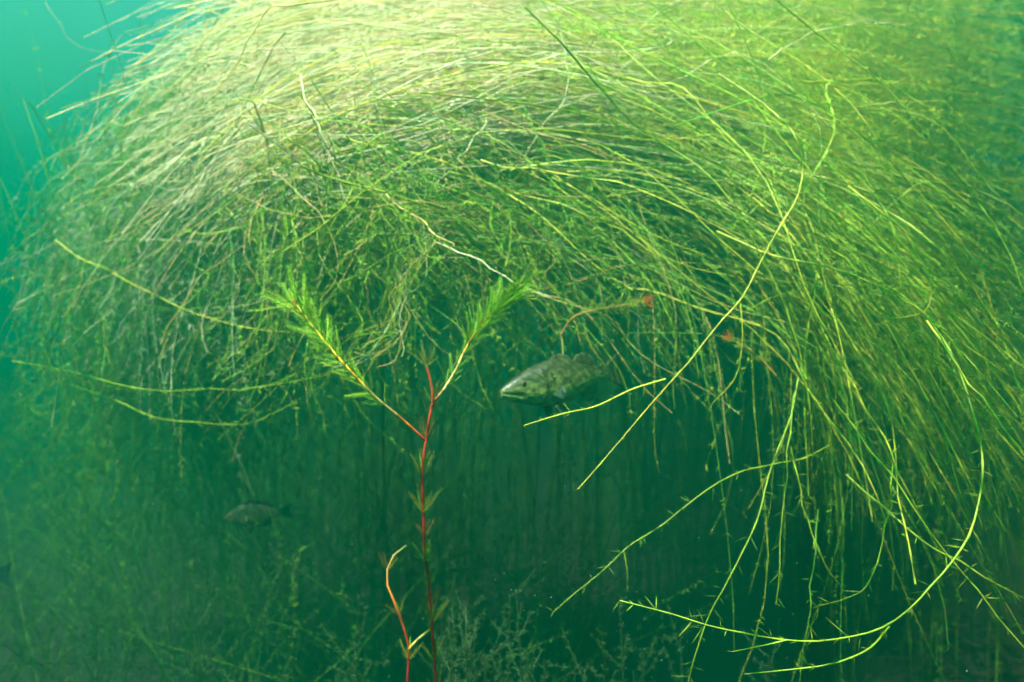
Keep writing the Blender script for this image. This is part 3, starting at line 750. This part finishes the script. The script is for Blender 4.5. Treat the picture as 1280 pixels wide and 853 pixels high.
def fish(name, snout, SL, yaw0, yaw1, pitch, prof, pal, label, category, fins, eye_t=0.14, eye_r=0.022):
    """faces the picture's left; yaw = how far the body runs away from the camera, changing from head to tail"""
    snout = np.asarray(snout, float)
    t = thing(name, snout, label, category)
    n = 64
    u = np.linspace(0, 1.0, n)
    yaw = np.radians(yaw0 + (yaw1 - yaw0) * u ** 1.3)
    step = SL / (n - 1)
    d = np.stack([np.cos(yaw) * math.cos(pitch), np.sin(yaw) * math.cos(pitch), np.full(n, math.sin(pitch))], 1)
    sp = np.vstack([[0, 0, 0], np.cumsum(d[:-1] * step, 0)])
    lat = np.stack([np.sin(yaw), -np.cos(yaw), np.zeros(n)], 1)          # toward the camera
    up = np.cross(d, lat); up *= np.sign(up[:, 2:3])
    pr = np.array(prof)
    top, bot, wid = (np.interp(u, pr[:, 0], pr[:, k]) * SL for k in (1, 2, 3))
    k5 = np.ones(5) / 5
    sm = lambda a: np.r_[a[:2], np.convolve(a, k5, 'valid'), a[-2:]]
    top, bot, wid = sm(top), sm(bot), sm(wid)
    m = 40
    th = np.linspace(0, 2 * np.pi, m, endpoint=False)
    c, s_ = np.cos(th), np.sin(th)
    sx = np.sign(c) * np.abs(c) ** 0.9
    V = sp[:, None] + lat[:, None] * (wid[:, None] * sx[None])[..., None] + up[:, None] * (np.where(s_ > 0, top[:, None], bot[:, None]) * s_[None])[..., None]
    # mouth: a crease running back from the snout
    h = np.where(s_ > 0, 1.0, 1.0)[None] * s_[None] * np.ones((n, 1))
    back, side, belly, blotch = (np.array(pal[q]) for q in ('back', 'side', 'belly', 'blotch'))
    a = np.clip((h + 0.15) / 0.85, 0, 1)[..., None] ** 0.8
    b = np.clip((-h - 0.25) / 0.6, 0, 1)[..., None]
    Cc = side * (1 - a) + back * a
    Cc = Cc * (1 - b) + belly * b
    uu = np.repeat(u[:, None], m, 1)
    if pal.get('band'):
        w = np.clip(1.2 - np.abs(h - 0.08) / 0.16, 0, 1) * np.clip((np.sin(uu * 75) + np.sin(uu * 41 + 1) + 0.7), 0, 1) * (uu > 0.3)
    else:
        w = np.clip(np.sin(uu * 48), 0, 1) * np.clip(1 - np.abs(h - 0.2) / 0.9, 0, 1) * (uu > 0.3) * 0.6
    w = w[..., None]
    Cc = Cc * (1 - w) + blotch * w
    # cheek stripes, gill edge and mouth line
    cheek = ((uu < 0.30) & (uu > 0.06))[..., None] * np.clip(np.sin(h * 14 + uu * 8), 0, 1)[..., None] * 0.5
    Cc = Cc * (1 - cheek) + blotch * cheek
    gill = np.exp(-((uu - (0.31 - 0.05 * h ** 2)) / 0.010) ** 2)[..., None] * 0.75
    Cc = Cc * (1 - gill) + blotch * 0.5 * gill
    mouth = np.exp(-((h + 0.18 + 1.6 * uu) / 0.09) ** 2)[..., None] * (uu < 0.135)[..., None] * 0.85
    Cc = Cc * (1 - mouth) + np.array([0.02, 0.015, 0.01]) * mouth
    V = V - lat[:, None] * (np.sign(sx)[None] * mouth[..., 0] * 0.006 * SL / 0.4)[..., None]
    op = np.exp(-((uu - 0.285) / 0.02) ** 2) * (np.abs(h) < 0.85)
    V = V + lat[:, None] * (np.sign(sx)[None] * op * 0.010 * SL)[..., None]
    mot = sum(np.sin(uu * f1 + h * f2 + p1) for f1, f2, p1 in ((60, 9, 0), (37, -14, 1.3), (93, 17, 2.1)))[..., None]
    Cc = Cc * np.clip(1 + 0.22 * mot, 0.35, 1.6) * rng.uniform(0.8, 1.2, Cc.shape[:2] + (1,))
    idx = np.arange(n * m).reshape(n, m)
    A, B = idx[:-1], idx[1:]
    f = np.stack([A, np.roll(A, -1, 1), np.roll(B, -1, 1), B], -1).reshape(-1, 4)
    g = Geo(); g.add(V.reshape(-1, 3), f, Cc.reshape(-1, 3))
    g.add(np.vstack([V[0], V[0].mean(0)]), np.array([[i, (i + 1) % m, m] for i in range(m)])[:, ::-1], side)
    g.add(np.vstack([V[-1], V[-1].mean(0)]), np.array([[i, (i + 1) % m, m] for i in range(m)]), side)
    body = obj('body', g.mesh('body'), M_FISH, t)
    def P_at(tt, hh, ww=0.0):
        q = lambda arr: np.array([np.interp(tt, u, arr[:, k]) for k in range(3)])
        z = np.interp(tt, u, top) * hh if hh > 0 else np.interp(tt, u, bot) * hh
        return q(sp) + q(up) * z + q(lat) * np.interp(tt, u, wid) * ww
    def dirs_at(tt):
        q = lambda arr: np.array([np.interp(tt, u, arr[:, k]) for k in range(3)])
        return q(d), q(up), q(lat)
    def fin(nm, base, tips, tint, edge=None):
        nb = len(base); mm = 6
        w_ = np.linspace(0, 1, mm)
        G = base[:, None] * (1 - w_)[None, :, None] + tips[:, None] * w_[None, :, None]
        nrm = norm(np.cross(base[-1] - base[0], tips[nb // 2] - base[nb // 2]))
        thick = (0.0016 - 0.001 * w_)[None, :] * (1 + 0.7 * (np.arange(nb) % 2))[:, None] * SL / 0.4
        F1 = G + nrm * thick[..., None]; F2 = G - nrm * thick[..., None]
        ii = np.arange(nb * mm).reshape(nb, mm)
        ff = np.stack([ii[:-1, :-1], ii[1:, :-1], ii[1:, 1:], ii[:-1, 1:]], -1).reshape(-1, 4)
        cc = np.asarray(tint) * (1 - 0.35 * (np.arange(nb) % 2))[:, None, None] * np.ones((nb, mm, 3))
        if edge is not None:
            cc[:, -1:] = edge
        gg = Geo(); gg.add(F1, ff, cc.reshape(-1, 3)); gg.add(F2, ff[:, ::-1], cc.reshape(-1, 3))
        ring = np.r_[ii[0, :], ii[1:, -1], ii[-1, -2::-1], ii[-2:0:-1, 0]]
        q = np.stack([ring, np.roll(ring, -1), np.roll(ring, -1) + nb * mm, ring + nb * mm], 1)
        gg.f.append(q)
        return obj(nm, gg.mesh(nm), M_FIN, t)
    fc = np.array(pal['fin'])
    for fd in fins:
        kind = fd[0]
        if kind in ('dorsal_fin', 'anal_fin'):
            _, t0, t1, hgt, lean, shape = fd
            sg = 1 if kind == 'dorsal_fin' else -1
            ts = np.linspace(t0, t1, 15)
            base = np.array([P_at(q, 0.93 * sg) for q in ts])
            prof_ = np.interp(np.linspace(0, 1, 15), np.linspace(0, 1, len(shape)), shape) * hgt * SL
            tips = np.array([base[i] + (dirs_at(q)[1] * sg + dirs_at(q)[0] * lean) * prof_[i] for i, q in enumerate(ts)])
            fin(kind, base, tips, fc)
        elif kind == 'tail_fin':
            _, hgt, ln = fd
            dd, uu_, _l = dirs_at(1.0)
            s2 = np.linspace(-1, 1, 19)
            base = np.array([sp[-1] + uu_ * q * top[-1] * 0.95 - dd * 0.01 * SL for q in s2])
            tips = np.array([sp[-1] + uu_ * q * hgt * SL + dd * ln * SL * (0.72 + 0.28 * abs(q) ** 1.5) for q in s2])
            fin(kind, base, tips, fc)
        else:                                            # paired fins, near and far side
            _, tt, hh, ln, wd, back_, down, out_ = fd
            for sgn in (1, -1):
                dd, uu_, ll = dirs_at(tt)
                b0 = P_at(tt, hh, 0.75 * sgn)
                main = norm(dd * back_ - uu_ * down + ll * out_ * sgn)
                across = norm(np.cross(main, np.cross(dd, uu_) + 0.3 * uu_))
                s2 = np.linspace(-1, 1, 11)
                base = np.array([b0 + across * q * 0.018 * SL for q in s2])
                tips = np.array([b0 + main * ln * SL * (1 - 0.25 * abs(q)) + across * q * wd * SL for q in s2])
                fin(kind, base, tips, np.array(pal.get('pale_fin', pal['fin'])), pal.get('edge'))
    for sgn in (1, -1):                                  # eyes: iris and pupil
        dd, uu_, ll = dirs_at(eye_t)
        ec = P_at(eye_t, 0.42, 0.80 * sgn)
        R = eye_r * SL
        ph, la = np.meshgrid(np.linspace(0, np.pi, 13), np.linspace(0, 2 * np.pi, 20, endpoint=False), indexing='ij')
        ax = ll * sgn
        E = ec + R * (np.cos(ph)[..., None] * ax * 0.7 + np.sin(ph)[..., None] * (np.cos(la)[..., None] * dd + np.sin(la)[..., None] * uu_))
        tint = np.where((ph < 0.62)[..., None], (0.004, 0.004, 0.005), np.where((ph < 1.05)[..., None], (0.10, 0.085, 0.03), (0.03, 0.03, 0.02)))
        i2 = np.arange(13 * 20).reshape(13, 20)
        ff = np.stack([i2[:-1], np.roll(i2[:-1], -1, 1), np.roll(i2[1:], -1, 1), i2[1:]], -1).reshape(-1, 4)
        gg = Geo(); gg.add(E.reshape(-1, 3), ff, tint.reshape(-1, 3))
        obj('eye', gg.mesh('eye'), M_EYE, body)
    return t

BASS = [(0, .020, .026, .016), (.03, .042, .050, .032), (.08, .066, .072, .047), (.14, .092, .092, .060), (.22, .120, .112, .074), (.32, .146, .134, .084), (.44, .160, .146, .085), (.56, .150, .138, .076), (.68, .106, .100, .056), (.8, .074, .068, .036), (.9, .056, .052, .022), (1.0, .054, .050, .012)]
fish('bass', at(627, 491, 1.5), 0.30, 36, 50, math.radians(6), BASS,
     {'back': (0.03, 0.042, 0.015), 'side': (0.17, 0.23, 0.06), 'belly': (0.20, 0.25, 0.11), 'blotch': (0.014, 0.02, 0.009), 'fin': (0.13, 0.16, 0.07), 'pale_fin': (0.07, 0.12, 0.09), 'edge': (0.16, 0.24, 0.2), 'band': True},
     'olive bass with dark blotches facing left behind the milfoil', 'fish',
     [('dorsal_fin', .40, .60, .04, .7, (0.5, 1, .9, .7, .35)), ('dorsal_fin', .63, .82, .07, .55, (.6, 1, 1, .9, .6)), ('anal_fin', .68, .82, .09, .6, (.6, 1, 1, .8, .5)), ('tail_fin', .14, .2),
      ('pelvic_fin', .38, -.92, .13, .045, .75, .75, .15), ('pectoral_fin', .34, -.30, .12, .045, 1.0, .25, .35)])

GILL = [(0, .012, .012, .012), (.04, .045, .045, .03), (.1, .090, .085, .045), (.2, .150, .140, .06), (.32, .205, .190, .072), (.45, .225, .215, .075), (.58, .205, .20, .066), (.72, .145, .145, .046), (.85, .085, .085, .025), (.93, .06, .06, .016), (1, .062, .062, .01)]
fish('sunfish', at(279, 648, 2.35), 0.165, 8, 18, math.radians(4), GILL,
     {'back': (0.02, 0.024, 0.012), 'side': (0.05, 0.05, 0.025), 'belly': (0.06, 0.06, 0.03), 'blotch': (0.02, 0.02, 0.012), 'fin': (0.015, 0.016, 0.012)},
     'small dim oval sunfish facing left low on the left side', 'fish',
     [('dorsal_fin', .32, .84, .085, .4, (.5, .8, .8, 1, .7)), ('anal_fin', .62, .85, .085, .5, (.6, 1, 1, .7)), ('tail_fin', .15, .2), ('pelvic_fin', .38, -.95, .14, .04, .8, .7, .1), ('pectoral_fin', .36, -.2, .18, .05, 1, .2, .3)], 0.13, 0.03)
fish('bass', at(-112, 722, 1.9), 0.20, 4, -6, math.radians(2), BASS,
     {'back': (0.02, 0.03, 0.025), 'side': (0.04, 0.07, 0.06), 'belly': (0.08, 0.1, 0.09), 'blotch': (0.02, 0.025, 0.02), 'fin': (0.02, 0.05, 0.055), 'band': True},
     'fish leaving the picture at the lower left, only its tail showing', 'fish',
     [('dorsal_fin', .40, .82, .07, .5, (0.5, 1, .6, .9, .6)), ('anal_fin', .68, .82, .07, .6, (.6, 1, .8, .5)), ('tail_fin', .16, .24), ('pelvic_fin', .38, -.92, .12, .04, .8, .6, .1)])

# ------------------------------------------------------------------ low bushy plants on the bed
def bush(px, py, d, h, w, stems, label, leaf=(0.045, 0.10, 0.035)):
    p = at(px, py, d)
    o0 = np.array([p[0], d, bed_z(p[0], d) - 0.02])
    H = p[2] - o0[2]
    t = thing('stonewort_plant', o0, label, 'water plant', 'bushy plants on the lake bed')
    for s in range(stems):
        a, r = rng.uniform(0, 6.28), w * math.sqrt(rng.uniform(0, 1))
        tip = o0 + [r * math.cos(a), r * math.sin(a), H * rng.uniform(0.72, 1.0) if s else H]
        mid = (o0 + tip) / 2 + rng.normal(0, 0.03, 3)
        P = spline([o0 + [0.25 * r * math.cos(a), 0.25 * r * math.sin(a), 0], mid, tip], 20)
        g = Geo(); tubes(g, P, 0.0014, np.array(leaf) * 0.8, 3)
        # side twigs
        T = []
        for k in range(16):
            i = rng.integers(7, 20); dr = norm(rng.normal(size=3) + [0, 0, 0.9])
            l = rng.uniform(0.03, 0.09)
            T.append(np.stack([P[i] + dr * l * q + np.array([0, 0, 0.3]) * l * q * q for q in np.linspace(0, 1, 6)]))
        T = np.array(T)
        tubes(g, T, 0.0008, np.array(leaf) * 0.9, 3)
        st = obj('stem', g.mesh('stem', o0), M_STEM, t)
        g = Geo()
        leaves_along(g, T, 9, 0.011, 0.0016, np.array(leaf), 1.0, 4)
        leaves_along(g, P, 30, 0.013, 0.0018, np.array(leaf), 1.1, 5, t0=0.3)
        obj('leaves', g.mesh('leaves', o0), M_LEAF, st)
bush(668, 745, 1.55, 0, 0.05, 4, 'tallest pale bushy plant at the bottom centre')
bush(645, 745, 1.65, 0, 0.04, 3, 'slim bushy plant just left of the tallest pale one')
bush(588, 735, 1.75, 0, 0.10, 6, 'bushy plant right of the red milfoil stem at the bottom')
bush(615, 790, 1.5, 0, 0.08, 5, 'low bushy plant between the milfoil and the tallest pale one')
bush(555, 800, 1.45, 0, 0.08, 6, 'low bushy plant at the foot of the milfoil stem')
bush(245, 765, 1.9, 0, 0.10, 6, 'dim bushy plant at the lower left')
bush(345, 815, 1.7, 0, 0.09, 5, 'dim bushy plant between the lower left one and the milfoil')
bush(460, 790, 1.6, 0, 0.06, 4, 'sparse bushy plant left of the low milfoil side stem')
bush(745, 805, 1.6, 0, 0.08, 5, 'bushy plant right of the tallest pale one at the bottom')
bush(805, 770, 1.7, 0, 0.08, 5, 'bushy plant under the end of the long curving stem')
bush(905, 815, 1.8, 0, 0.10, 5, 'dark bushy plant at the bottom right of centre')
bush(150, 800, 2.0, 0, 0.12, 5, 'dim bushy plant nearest the lower left corner')
bush(1120, 830, 1.9, 0, 0.12, 5, 'dark bushy plant near the lower right corner')

# ------------------------------------------------------------------ specks drifting in the water
def specks():
    n = 2400
    d = rng.uniform(0.8, 3.2, n)
    b = np.stack([(rng.uniform(-60, 1340, n) - 640) / F * d, d, rng.uniform(-0.45, 0.40, n) * d], 1)
    r = 0.0006 * np.exp(rng.normal(0, 0.35, n))[:, None, None]
    o = np.array([[1, 0, 0], [0, 1, 0], [-1, 0, 0], [0, -1, 0], [0, 0, 1], [0, 0, -1]], float)
    V = b[:, None] + o[None] * r * rng.uniform(0.5, 1.3, (n, 6, 1))
    f = np.array([[0, 1, 4], [1, 2, 4], [2, 3, 4], [3, 0, 4], [1, 0, 5], [2, 1, 5], [3, 2, 5], [0, 3, 5]])
    g = Geo(); g.add(V.reshape(-1, 3), (np.arange(n)[:, None, None] * 6 + f[None]).reshape(-1, 3), (0.22, 0.24, 0.17))
    obj('drifting_specks', g.mesh('drifting_specks'), M_STEM, kind='stuff', label='tiny pale specks drifting in the murky water', category='specks')
specks()
